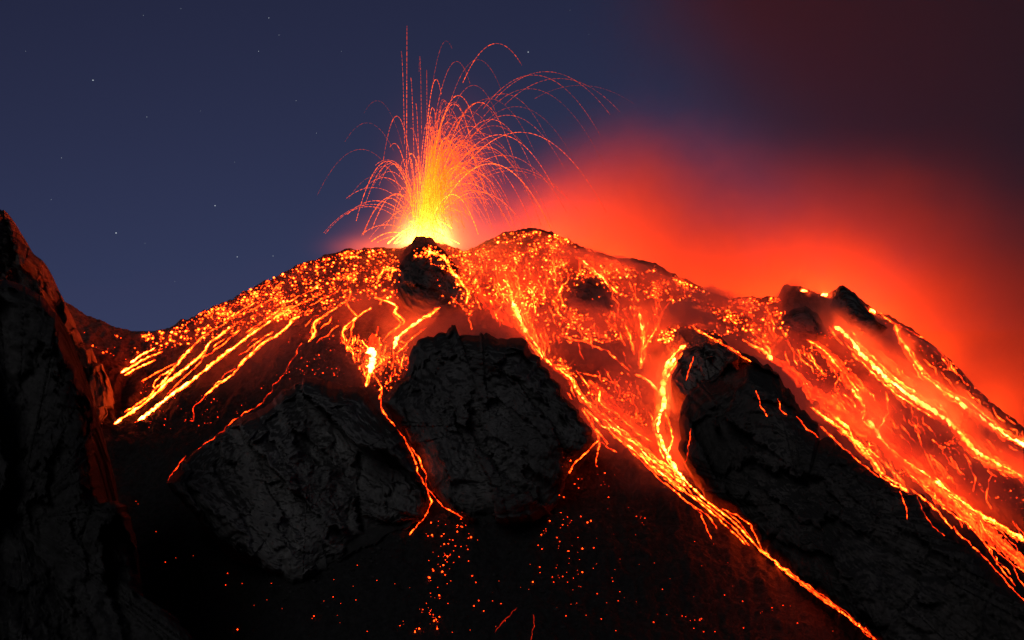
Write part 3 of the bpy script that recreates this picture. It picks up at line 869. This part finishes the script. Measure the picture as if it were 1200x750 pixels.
proto = {}
rest = []
nthing = 0
for poly, cnt, nind, (r0, r1), (h0, h1), lab in FIELDS:
    xs = [p[0] for p in poly]; ysx = [p[1] for p in poly]
    pts, tries = [], 0
    seeds = [(random.uniform(min(xs), max(xs)), random.uniform(min(ysx), max(ysx))) for _ in range(max(6, cnt // 14))]
    dense = 2.2 if cnt > 120 else 1.0
    while len(pts) < cnt * dense and tries < cnt * 90:
        tries += 1
        if random.random() < (0.45 if cnt > 120 else 0.25):
            s = random.choice(seeds)
            p = (random.gauss(s[0], 5), random.gauss(s[1], 3.5))
        else:
            p = (random.uniform(min(xs), max(xs)), random.uniform(min(ysx), max(ysx)))
        if not in_poly(p, poly): continue
        if any(((p[0] - a) / c_) ** 2 + ((p[1] - b_) / d_) ** 2 < 1 for a, b_, c_, d_ in HOLES) and random.random() > 0.06: continue
        g = hit(*p)
        if g is None: continue
        q = random.random() ** 2.6
        pts.append((r0 + (r1 - r0) * q, min(1, h0 + (h1 - h0) * (0.5 * q + 0.5 * random.random())), g))
    pts.sort(key=lambda a: -a[0])
    for i, (rp, he, (loc, nor, dist)) in enumerate(pts):
        R_ = rp * K * dist
        kk = random.randrange(6)
        if i < nind:
            hq = round(he * 6) / 6
            key = (kk, hq)
            if key not in proto:
                proto[key] = mesh_np('lava_bomb', lump(kk), ico_f, [M_EMBER], attrs={'melt_heat': np.full(12, hq)})
            o = link('lava_bomb', proto[key])
            o.location = loc + nor * R_ * 0.35
            o.scale = (R_, R_, R_)
            o.rotation_euler = (random.uniform(0, 6), random.uniform(0, 6), random.uniform(0, 6))
            tag(o, lab, 'lava bomb', 'glowing lava bombs fallen on the slope: ' + lab.split(' ember ')[1] if ' ember ' in lab else lab)
            o['label'], o['group'] = lab, lab.replace('ember', 'embers', 1)
            nthing += 1
        else:
            rest.append((np.array(loc + nor * R_ * 0.3) + lump(kk) * R_, ico_f, np.full(12, he)))
V, F, H = join(rest)
tag(link('ember_field', mesh_np('ember_field', V, F, [M_EMBER], attrs={'melt_heat': H})), 'countless small glowing embers strewn over the volcano slope', 'embers', kind='stuff')
print('EMBERS', nthing, len(rest))

# ------------------------------------------------------------------ scree at the feet of the rocks
sc_parts = []
for (x0, y0, x1, y1, sp, cnt) in [(200, 585, 342, 695, 7, 170), (342, 692, 500, 612, 7, 170), (500, 600, 650, 620, 7, 170), (645, 605, 700, 525, 6, 90), (800, 545, 1000, 725, 6, 150),
                                  (115, 560, 220, 745, 8, 120), (300, 660, 900, 745, 60, 320)]:
    for k in range(cnt):
        u = random.random()
        px, py = x0 + (x1 - x0) * u + random.gauss(0, sp), y0 + (y1 - y0) * u + abs(random.gauss(0, sp)) * (1 if sp < 20 else random.choice((-.6, .6)))
        g = BV[0].ray_cast(Vector((0, 0, 0)), pix_dir(px, py))
        if g[0] is None: continue
        R_ = (0.35 + 2.0 * random.random() ** 4) * K * g[3] * 1.6
        sc_parts.append((np.array(g[0]) + lump(random.randrange(6)) * R_ * np.array([1.2, 1, .8]), ico_f, np.zeros(12)))
V, F, H = join(sc_parts)
tag(link('scree', mesh_np('scree', V, F, [M_ROCK_DARK], smooth=False)), 'loose dark scree and rubble around the feet of the rocks', 'scree', kind='stuff')

# ------------------------------------------------------------------ lava fountain: clots of melt thrown along ballistic arcs
VY = 715.0
VENT = (495, 286)


def p3(px, py, y):
    return np.array([(px - 600) * K * y, y, (375 - py) * K * y])


def arc(ax, ay, t0, t1, thick, heat0, heat1, sx=495, dy=0.0, sy=286, clot=4.2):
    """clots strung along one parabola: start (sx,sy), apex (ax,ay) in photo pixels; t=1 is the apex"""
    ts = np.linspace(t0, t1, 160)
    X = sx + (ax - sx) * ts
    Y = sy - (sy - ay) * (1 - (1 - ts) ** 2)
    s = np.concatenate([[0], np.cumsum(np.hypot(np.diff(X), np.diff(Y)))])
    out = []
    pos = random.uniform(0, 2)
    while pos < s[-1] - 1:
        ln = clot * random.uniform(0.5, 1.6)
        u = np.linspace(pos, min(pos + ln, s[-1]), 5)
        tt = np.interp(u, s, ts)
        x = np.interp(tt, ts, X); yy = np.interp(tt, ts, Y)
        depth = VY + dy * tt
        P = np.stack([(x - 600) * K * depth, depth, (375 - yy) * K * depth], -1)
        T = np.gradient(P, axis=0); T /= np.linalg.norm(T, axis=1)[:, None] + 1e-9
        A = np.cross(T, [0, 1, 0]); A /= np.linalg.norm(A, axis=1)[:, None] + 1e-9
        Bn = np.cross(T, A)
        w = thick * K * VY * 0.5 * random.uniform(0.6, 1.3) * np.array([0.25, .9, 1.0, .85, 0.2])
        ring = np.stack([P + A * (math.cos(q) * w)[:, None] + Bn * (math.sin(q) * w)[:, None] for q in (0, 2.094, 4.189)], 1)
        f = tt / t1 if t1 > 0 else tt
        hh = heat0 + (heat1 - heat0) * np.clip(tt / 1.8, 0, 1) + random.uniform(-.05, .05)
        out.append((ring.reshape(-1, 3), grid_faces(5, 3, True), np.repeat(np.clip(hh, 0.02, 1), 3)))
        pos += ln + random.uniform(0.1, 0.9)
    return join(out)


fountain = bpy.data.objects.new('lava_fountain', None)
fountain.location = p3(*VENT, VY)
col.objects.link(fountain)
tag(fountain, 'tall fountain of molten lava spraying red arcs out of the crater', 'lava fountain')


def add_part(name, d, mat):
    V = d[0] - np.array(fountain.location)
    return link(name, mesh_np(name, V, d[1], [mat], attrs={'melt_heat': d[2]}), fountain)


# the arcs one can follow in the photo: apex, end, thickness, heat
ARCS = [  # ax, ay, t0, t1, thick, heat0, heat1
    (582, 51, .55, 1.33, .9, .5, .2), (535, 72, .45, 1.35, .7, .42, .16), (560, 70, .5, 1.4, .6, .4, .15), (511, 93, .3, 1.3, 1.0, .55, .28), (537, 112, .25, 1.5, 1.2, .6, .3),
    (507, 126, .2, 1.4, 1.1, .6, .32), (532, 122, .3, 1.6, 1.0, .6, .32), (562, 120, .35, 1.7, 1.0, .55, .28), (640, 84, .6, 1.5, .8, .42, .16), (625, 88, .55, 1.6, .8, .42, .18),
    (655, 92, .6, 1.45, .7, .4, .15), (620, 104, .5, 1.7, .6, .38, .15), (610, 155, .3, 1.85, .9, .6, .3), (585, 158, .25, 1.7, .9, .6, .32), (575, 192, .2, 1.9, 1.4, .75, .42),
    (530, 228, .1, 1.9, 1.5, .95, .55), (508, 219, .1, 1.7, 1.3, .9, .5), (500, 240, .1, 1.8, 1.3, .95, .6), (522, 162, .2, 1.6, 1.1, .7, .4), (540, 170, .2, 1.7, 1.0, .68, .38),
    (465, 136, .25, 1.6, .9, .5, .28), (462, 168, .2, 1.2, .9, .55, .3), (454, 189, .2, 1.85, 1.1, .6, .38), (465, 227, .2, 1.85, 1.0, .6, .42), (456, 232, .2, 1.9, 1.0, .58, .4),
    (432, 242, .3, 1.85, .8, .5, .32), (430, 144, .5, 1.4, .5, .35, .12), (423, 175, .4, 1.7, .55, .38, .14), (442, 118, .4, 1.3, .45, .32, .1), (441, 206, .35, 1.6, .5, .38, .18),
    (492, 66, .35, 1.3, .6, .4, .16), (523, 48, .5, 1.2, .5, .35, .12), (500, 82, .3, 1.2, .6, .4, .2), (545, 135, .3, 1.5, .8, .5, .26), (555, 100, .45, 1.45, .6, .42, .2),
    (590, 110, .45, 1.6, .6, .4, .18), (605, 125, .5, 1.6, .5, .38, .16), (680, 100, .7, 1.35, .5, .32, .1), (482, 180, .15, 1.1, 1.2, .65, .45), (482, 150, .3, 1.1, .7, .5, .3),
    (462, 272, .1, 1.9, 1.2, .8, .6), (470, 276, .1, 1.9, 1.2, .85, .6), (510, 205, .1, 1.75, 1.0, .85, .5),
    (568, 172, .3, 1.9, .8, .6, .3), (560, 185, .2, 1.9, .8, .65, .35), (552, 200, .2, 1.95, .8, .7, .4), (590, 182, .3, 1.8, .7, .55, .28), (548, 215, .15, 1.95, .9, .75, .42),
    (600, 200, .4, 1.75, .6, .5, .25), (575, 140, .3, 1.7, .7, .55, .28), (595, 135, .4, 1.65, .6, .5, .25), (550, 148, .3, 1.7, .8, .6, .3), (537, 195, .15, 1.9, .9, .78, .42), (560, 225, .15, 1.9, .8, .72, .42)]
for a in ARCS:
    a = (*a[:4], a[4] * 0.72, *a[5:])
    d = arc(*a, sx=495 + random.uniform(-7, 7), dy=random.uniform(-9, 9))
    if d is not None: add_part('lava_arc', d, M_SPRAY)
# the tall straight jet left of the middle
d = arc(477, 30, .12, .98, .65, .45, .2, sx=476.5)
add_part('lava_jet', d, M_SPRAY)
for ax_, ay_, th in ((470, 60, .4), (481, 90, .5), (487, 120, .6)):
    add_part('lava_jet', arc(ax_, ay_, .3, 1.0, th, .45, .2, sx=ax_ + 6), M_SPRAY)
# the finer spray between them, too dense to count
fine = []
for i in range(460):
    u = random.random()
    if u < 0.74:      # right-leaning bouquet
        ang = abs(random.gauss(0, 1)); h_ = random.uniform(30, 175) * random.uniform(.65, 1)
        ax = 497 + random.uniform(-8, 1) + (8 + 34 * ang) * (h_ / 120) ** .6
    elif u < 0.96:
        h_ = random.uniform(20, 110); ax = 495 + random.gauss(4, 22) * (h_ / 90)
    else:
        h_ = random.uniform(20, 105); ax = 488 - abs(random.gauss(0, 26)) * (h_ / 70) ** .5
    ay = 286 - h_
    f = h_ / 180
    far = abs(ax - 500) / 90
    d = arc(ax, ay, random.uniform(.02, .3), random.uniform(1.2, 1.92), random.uniform(.3, .75) * (1.1 - .4 * min(1, f)), .86 - .34 * f - .25 * min(1, far), .5 - .2 * f - .15 * min(1, far),
            sx=495 + random.uniform(-12, 14), dy=random.uniform(-14, 14), clot=3.6)
    if d is not None: fine.append(d)
o = add_part('fine_spray', join(fine), M_SPRAY)
o['kind'] = 'stuff'
# hot heart of the fountain
core = []
for i in range(130):
    h_ = abs(random.gauss(0, 1)) * 13 + 5
    d = arc(497 + random.gauss(2, 10) * (0.4 + h_ / 50), 286 - h_, 0.0, random.uniform(.7, 1.7), random.uniform(.7, 1.7), 1.0, .7, sx=496 + random.gauss(0, 12), dy=random.uniform(-8, 8), clot=5)
    if d is not None: core.append(d)
o = add_part('fountain_core', join(core), lava_material('white_hot_melt', boost=0.33, hue=3.0))
o['kind'] = 'stuff'


# ------------------------------------------------------------------ lamps: fountain and vents, more added behind the ridge to redden the smoke
def lamp(name, px, py, y, power, color, radius, parent=None):
    L = bpy.data.lights.new(name, 'POINT')
    L.energy, L.color, L.shadow_soft_size = power, color, radius
    o = bpy.data.objects.new(name, L)
    o.location = p3(px, py, y)
    col.objects.link(o)
    return o


RED = (1.0, 0.072, 0.004)
ORANGE = (1.0, 0.20, 0.03)
lamp('fountain_light', 502, 250, 716, 2.6e5, (1.0, 0.13, 0.02), 7)
for px, py, y, P_, r in [(570, 305, 752, 1.8e5, 10), (640, 300, 752, 3.2e5, 12), (720, 328, 752, 2.2e5, 12), (810, 360, 752, 1.2e5, 12), (890, 370, 746, 1.7e5, 12),
                         (960, 362, 738, 2.2e5, 10), (1020, 385, 738, 2.0e5, 10), (1085, 430, 738, 1.4e5, 12), (1160, 490, 738, 1.3e5, 12)]:
    lamp('ridge_glow_lamp', px, py, y, P_, RED, r)  # unseen lamps, several added only to spread red glow through the smoke


# ------------------------------------------------------------------ smoke
def box(name, x0, x1, y0, y1, z0, z1, mat):
    V = [(x, y, z) for z in (z0, z1) for y in (y0, y1) for x in (x0, x1)]
    F = [(0, 2, 3, 1), (4, 5, 7, 6), (0, 1, 5, 4), (2, 6, 7, 3), (0, 4, 6, 2), (1, 3, 7, 5)]
    return link(name, mesh_np(name, V, F, [mat], smooth=False))


def volume_mat(name, color, absorb, anis=0.0):
    m = bpy.data.materials.new(name)
    m.use_nodes = True
    t = m.node_tree
    t.nodes.remove(t.nodes['Principled BSDF'])
    pv = t.nodes.new('ShaderNodeVolumePrincipled')
    pv.inputs['Color'].default_value = (*color, 1)
    pv.inputs['Absorption Color'].default_value = (*absorb, 1)
    pv.inputs['Anisotropy'].default_value = anis
    t.links.new(pv.outputs[0], t.nodes['Material Output'].inputs['Volume'])
    return m, NT(t), pv


m, n, pv = volume_mat('red_lit_smoke', (0.9, 0.6, 0.58), (0.0, 0.0, 0.0), 0.1)
v, x, y, z = n.xyz()
warp = n.noise(v, 0.011, 3, 0.55)
wn = n.math('MULTIPLY', n.math('SUBTRACT', warp, 0.5), 80)
# the wind carries it to the right: it lies right of a leaning line through the fountain, thins out upward
s = n.math('ADD', n.math('MULTIPLY_ADD', x, 0.75, 66.0), n.math('MULTIPLY', z, -0.664))
a = n.smooth(n.math('ADD', s, wn), 5, 85)
up = n.math('SUBTRACT', z, n.math('MULTIPLY_ADD', x, -0.22, 82))
c_ = n.smooth(n.math('ADD', up, wn), 66, -64)
# soft ends
e0 = n.smooth(y, 700, 722)
e1 = n.smooth(y, 860, 820)
e2 = n.smooth(x, 640, 500)
dens = n.math('MULTIPLY', n.math('MULTIPLY', a, c_), n.math('MULTIPLY', n.math('MULTIPLY', e0, e1), e2))
billow = n.smooth(n.noise(v, 0.018, 5, 0.6), 0.3, 0.7, 0.4, 1.5)
n.put(pv.inputs['Density'], n.math('MULTIPLY', n.math('MULTIPLY', dens, billow), 0.024))
tag(box('smoke', -70, 650, 698, 862, -230, 190, m), 'red lit smoke drifting to the right from behind the crater rim', 'smoke', kind='stuff')

m, n, pv = volume_mat('ash_cloud', (0.68, 0.44, 0.39), (0.0, 0.0, 0.0), 0.0)
v, x, y, z = n.xyz()
wn = n.math('MULTIPLY', n.math('SUBTRACT', n.noise(v, 0.007, 4, 0.55), 0.5), 120)
s = n.math('ADD', n.math('MULTIPLY_ADD', x, 0.55, -45.0), n.math('MULTIPLY', n.math('SUBTRACT', z, 120), 0.6))
a = n.smooth(n.math('ADD', s, wn), 0, 130)
e = n.math('MULTIPLY', n.smooth(y, 870, 910), n.smooth(y, 1080, 1020))
b1 = n.math('MULTIPLY', n.smooth(x, 30, 170), n.smooth(x, 1150, 950))
b1 = n.math('MULTIPLY', b1, n.smooth(z, -300, -100))
n.put(pv.inputs['Density'], n.math('MULTIPLY', n.math('MULTIPLY', a, e), n.math('MULTIPLY', b1, 0.010)))
tag(box('ash_cloud', 10, 1200, 868, 1084, -229, 560, m), 'dark brown ash cloud hanging in the upper right sky', 'ash cloud', kind='stuff')

# glow round the fountain, painted as emission of a volume without density
m, n, pv = volume_mat('fountain_glow', (0.9, 0.5, 0.4), (0, 0, 0))
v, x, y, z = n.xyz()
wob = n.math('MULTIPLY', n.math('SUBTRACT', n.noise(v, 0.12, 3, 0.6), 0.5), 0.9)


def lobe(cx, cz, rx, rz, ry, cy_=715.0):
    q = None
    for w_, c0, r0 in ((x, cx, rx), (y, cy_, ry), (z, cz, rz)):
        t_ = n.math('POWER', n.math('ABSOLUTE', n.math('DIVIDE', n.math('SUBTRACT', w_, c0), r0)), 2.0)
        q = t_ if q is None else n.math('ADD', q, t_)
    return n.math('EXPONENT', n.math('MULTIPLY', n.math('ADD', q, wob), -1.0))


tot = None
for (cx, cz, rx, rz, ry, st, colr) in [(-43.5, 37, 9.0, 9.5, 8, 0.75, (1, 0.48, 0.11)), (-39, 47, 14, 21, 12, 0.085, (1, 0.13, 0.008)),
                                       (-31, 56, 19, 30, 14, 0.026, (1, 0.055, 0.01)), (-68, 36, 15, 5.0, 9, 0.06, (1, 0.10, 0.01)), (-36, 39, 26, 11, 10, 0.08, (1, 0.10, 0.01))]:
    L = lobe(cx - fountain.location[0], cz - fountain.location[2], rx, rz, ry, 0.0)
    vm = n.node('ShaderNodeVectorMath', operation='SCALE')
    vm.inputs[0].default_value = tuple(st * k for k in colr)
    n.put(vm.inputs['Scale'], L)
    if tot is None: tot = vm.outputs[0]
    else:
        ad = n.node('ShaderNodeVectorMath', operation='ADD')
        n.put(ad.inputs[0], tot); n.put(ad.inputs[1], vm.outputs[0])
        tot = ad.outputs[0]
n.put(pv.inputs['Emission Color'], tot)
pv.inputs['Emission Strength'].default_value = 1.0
pv.inputs['Density'].default_value = 0.0
glow_box = box('glow_volume', -115, 45, 688, 742, 24, 135, m)
for vv in glow_box.data.vertices: vv.co -= fountain.location
glow_box.parent = fountain
glow_box['kind'] = 'stuff'

# fume that clings to the hot slope and catches the light of the lava
m, n, pv = volume_mat('slope_fume', (0.92, 0.7, 0.66), (0, 0, 0), 0.0)
v, x, y, z = n.xyz()
f1 = n.smooth(n.noise(v, 0.03, 3, 0.6), 0.36, 0.66, 0.15, 1.0)
f2 = n.smooth(n.math('ADD', z, n.math('MULTIPLY', x, 0.16)), -62, -22)
f3 = n.smooth(x, -90, 70, 0.14, 1.0)
n.put(pv.inputs['Density'], n.math('MULTIPLY', n.math('MULTIPLY', f1, f2), n.math('MULTIPLY', f3, 0.12)))
fc = np.arange(150, 1300, 12.0); fy = np.linspace(470, 708, 40)
FC, FY = np.meshgrid(fc, fy)
edge_ = np.minimum(np.minimum(sstep(150, 260, FC), sstep(1299, 1230, FC)), np.minimum(sstep(470, 520, FY), sstep(709, 655, FY)))
base_ = terrain_z(FC, FY)
top_ = base_ + 0.5 + 13 * edge_
Vt = np.stack([(FC - 600) * K * FY, FY, top_], -1).reshape(-1, 3)
Vb = np.stack([(FC - 600) * K * FY, FY, base_ - 4], -1).reshape(-1, 3)
nr_, nc_ = FC.shape
Ft = grid_faces(nr_, nc_)
loop = [i for i in range(nc_)] + [r_ * nc_ + nc_ - 1 for r_ in range(1, nr_)] + [(nr_ - 1) * nc_ + i for i in range(nc_ - 2, -1, -1)] + [r_ * nc_ for r_ in range(nr_ - 2, 0, -1)]
N_ = len(Vt)
Fs = [(loop[(i + 1) % len(loop)], loop[i], loop[i] + N_, loop[(i + 1) % len(loop)] + N_) for i in range(len(loop))]
me = mesh_np('slope_fume', np.vstack([Vt, Vb]), np.vstack([Ft, Ft[:, ::-1] + N_, np.array(Fs)]), [m], smooth=False)
tag(link('slope_fume', me), 'thin reddish fume hanging low over the lava covered slope', 'fume', kind='stuff')

# ------------------------------------------------------------------ stars
mstar = bpy.data.materials.new('starlight')
mstar.use_nodes = True
bs = mstar.node_tree.nodes['Principled BSDF']
bs.inputs['Emission Color'].default_value = (0.8, 0.9, 1.0, 1)
bs.inputs['Emission Strength'].default_value = 0.55
bs.inputs['Base Color'].default_value = (0, 0, 0, 1)
mstar.cycles.emission_sampling = 'NONE'
SY = 20000.0
STARS = [(109, 94, 1.5, 'bright star high over the reddish cliff'), (136, 273, 1.6, 'bright star low over the left saddle'), (252, 241, 1.3, 'middling star above the left lava slope'),
         (278, 301, 1.1, 'small star close over the left lava slope'), (619, 61, 1.3, 'small star right of the fountain top'), (320, 300, .8, 'faint star left of the orange crater lip'),
         (315, 21, .9, 'faint star at the top, left of the tall jet'), (303, 60, .8, 'faint star below the topmost left star'), (172, 137, .7, 'faint star below the bright high star'),
         (72, 185, .7, 'faint star above the reddish cliff top'), (347, 118, .6, 'faint star left of the fountain, halfway up'), (371, 156, .6, 'faint star nearest the left arcs of the fountain'),
         (168, 18, .6, 'faint star alone near the top left edge'), (212, 10, .5, 'very faint star at the top edge, a third across'), (327, 41, .55, 'very faint star between the two topmost stars'),
         (235, 130, .45, 'very faint star in the middle of the left sky'), (60, 234, .5, 'very faint star just right of the cliff top'), (170, 285, .45, 'very faint star right of the low bright star'),
         (205, 330, .4, 'very faint star nearest the saddle'), (275, 190, .4, 'very faint star above the middling star'), (30, 60, .5, 'faint star in the top left corner'), (400, 60, .45, 'very faint star left of the tall jet'),
         (690, 40, .5, 'very faint star at the smoke edge'), (668, 12, .45, 'very faint star at the top, beside the ash cloud')]
for px, py, r, lab in STARS:
    q = p3(px, py, SY)
    o = link('star', mesh_np('star', ico_v * (r * K * SY * 0.55), ico_f, [mstar]))
    o.location = q
    tag(o, lab, 'star', 'stars in the night sky')
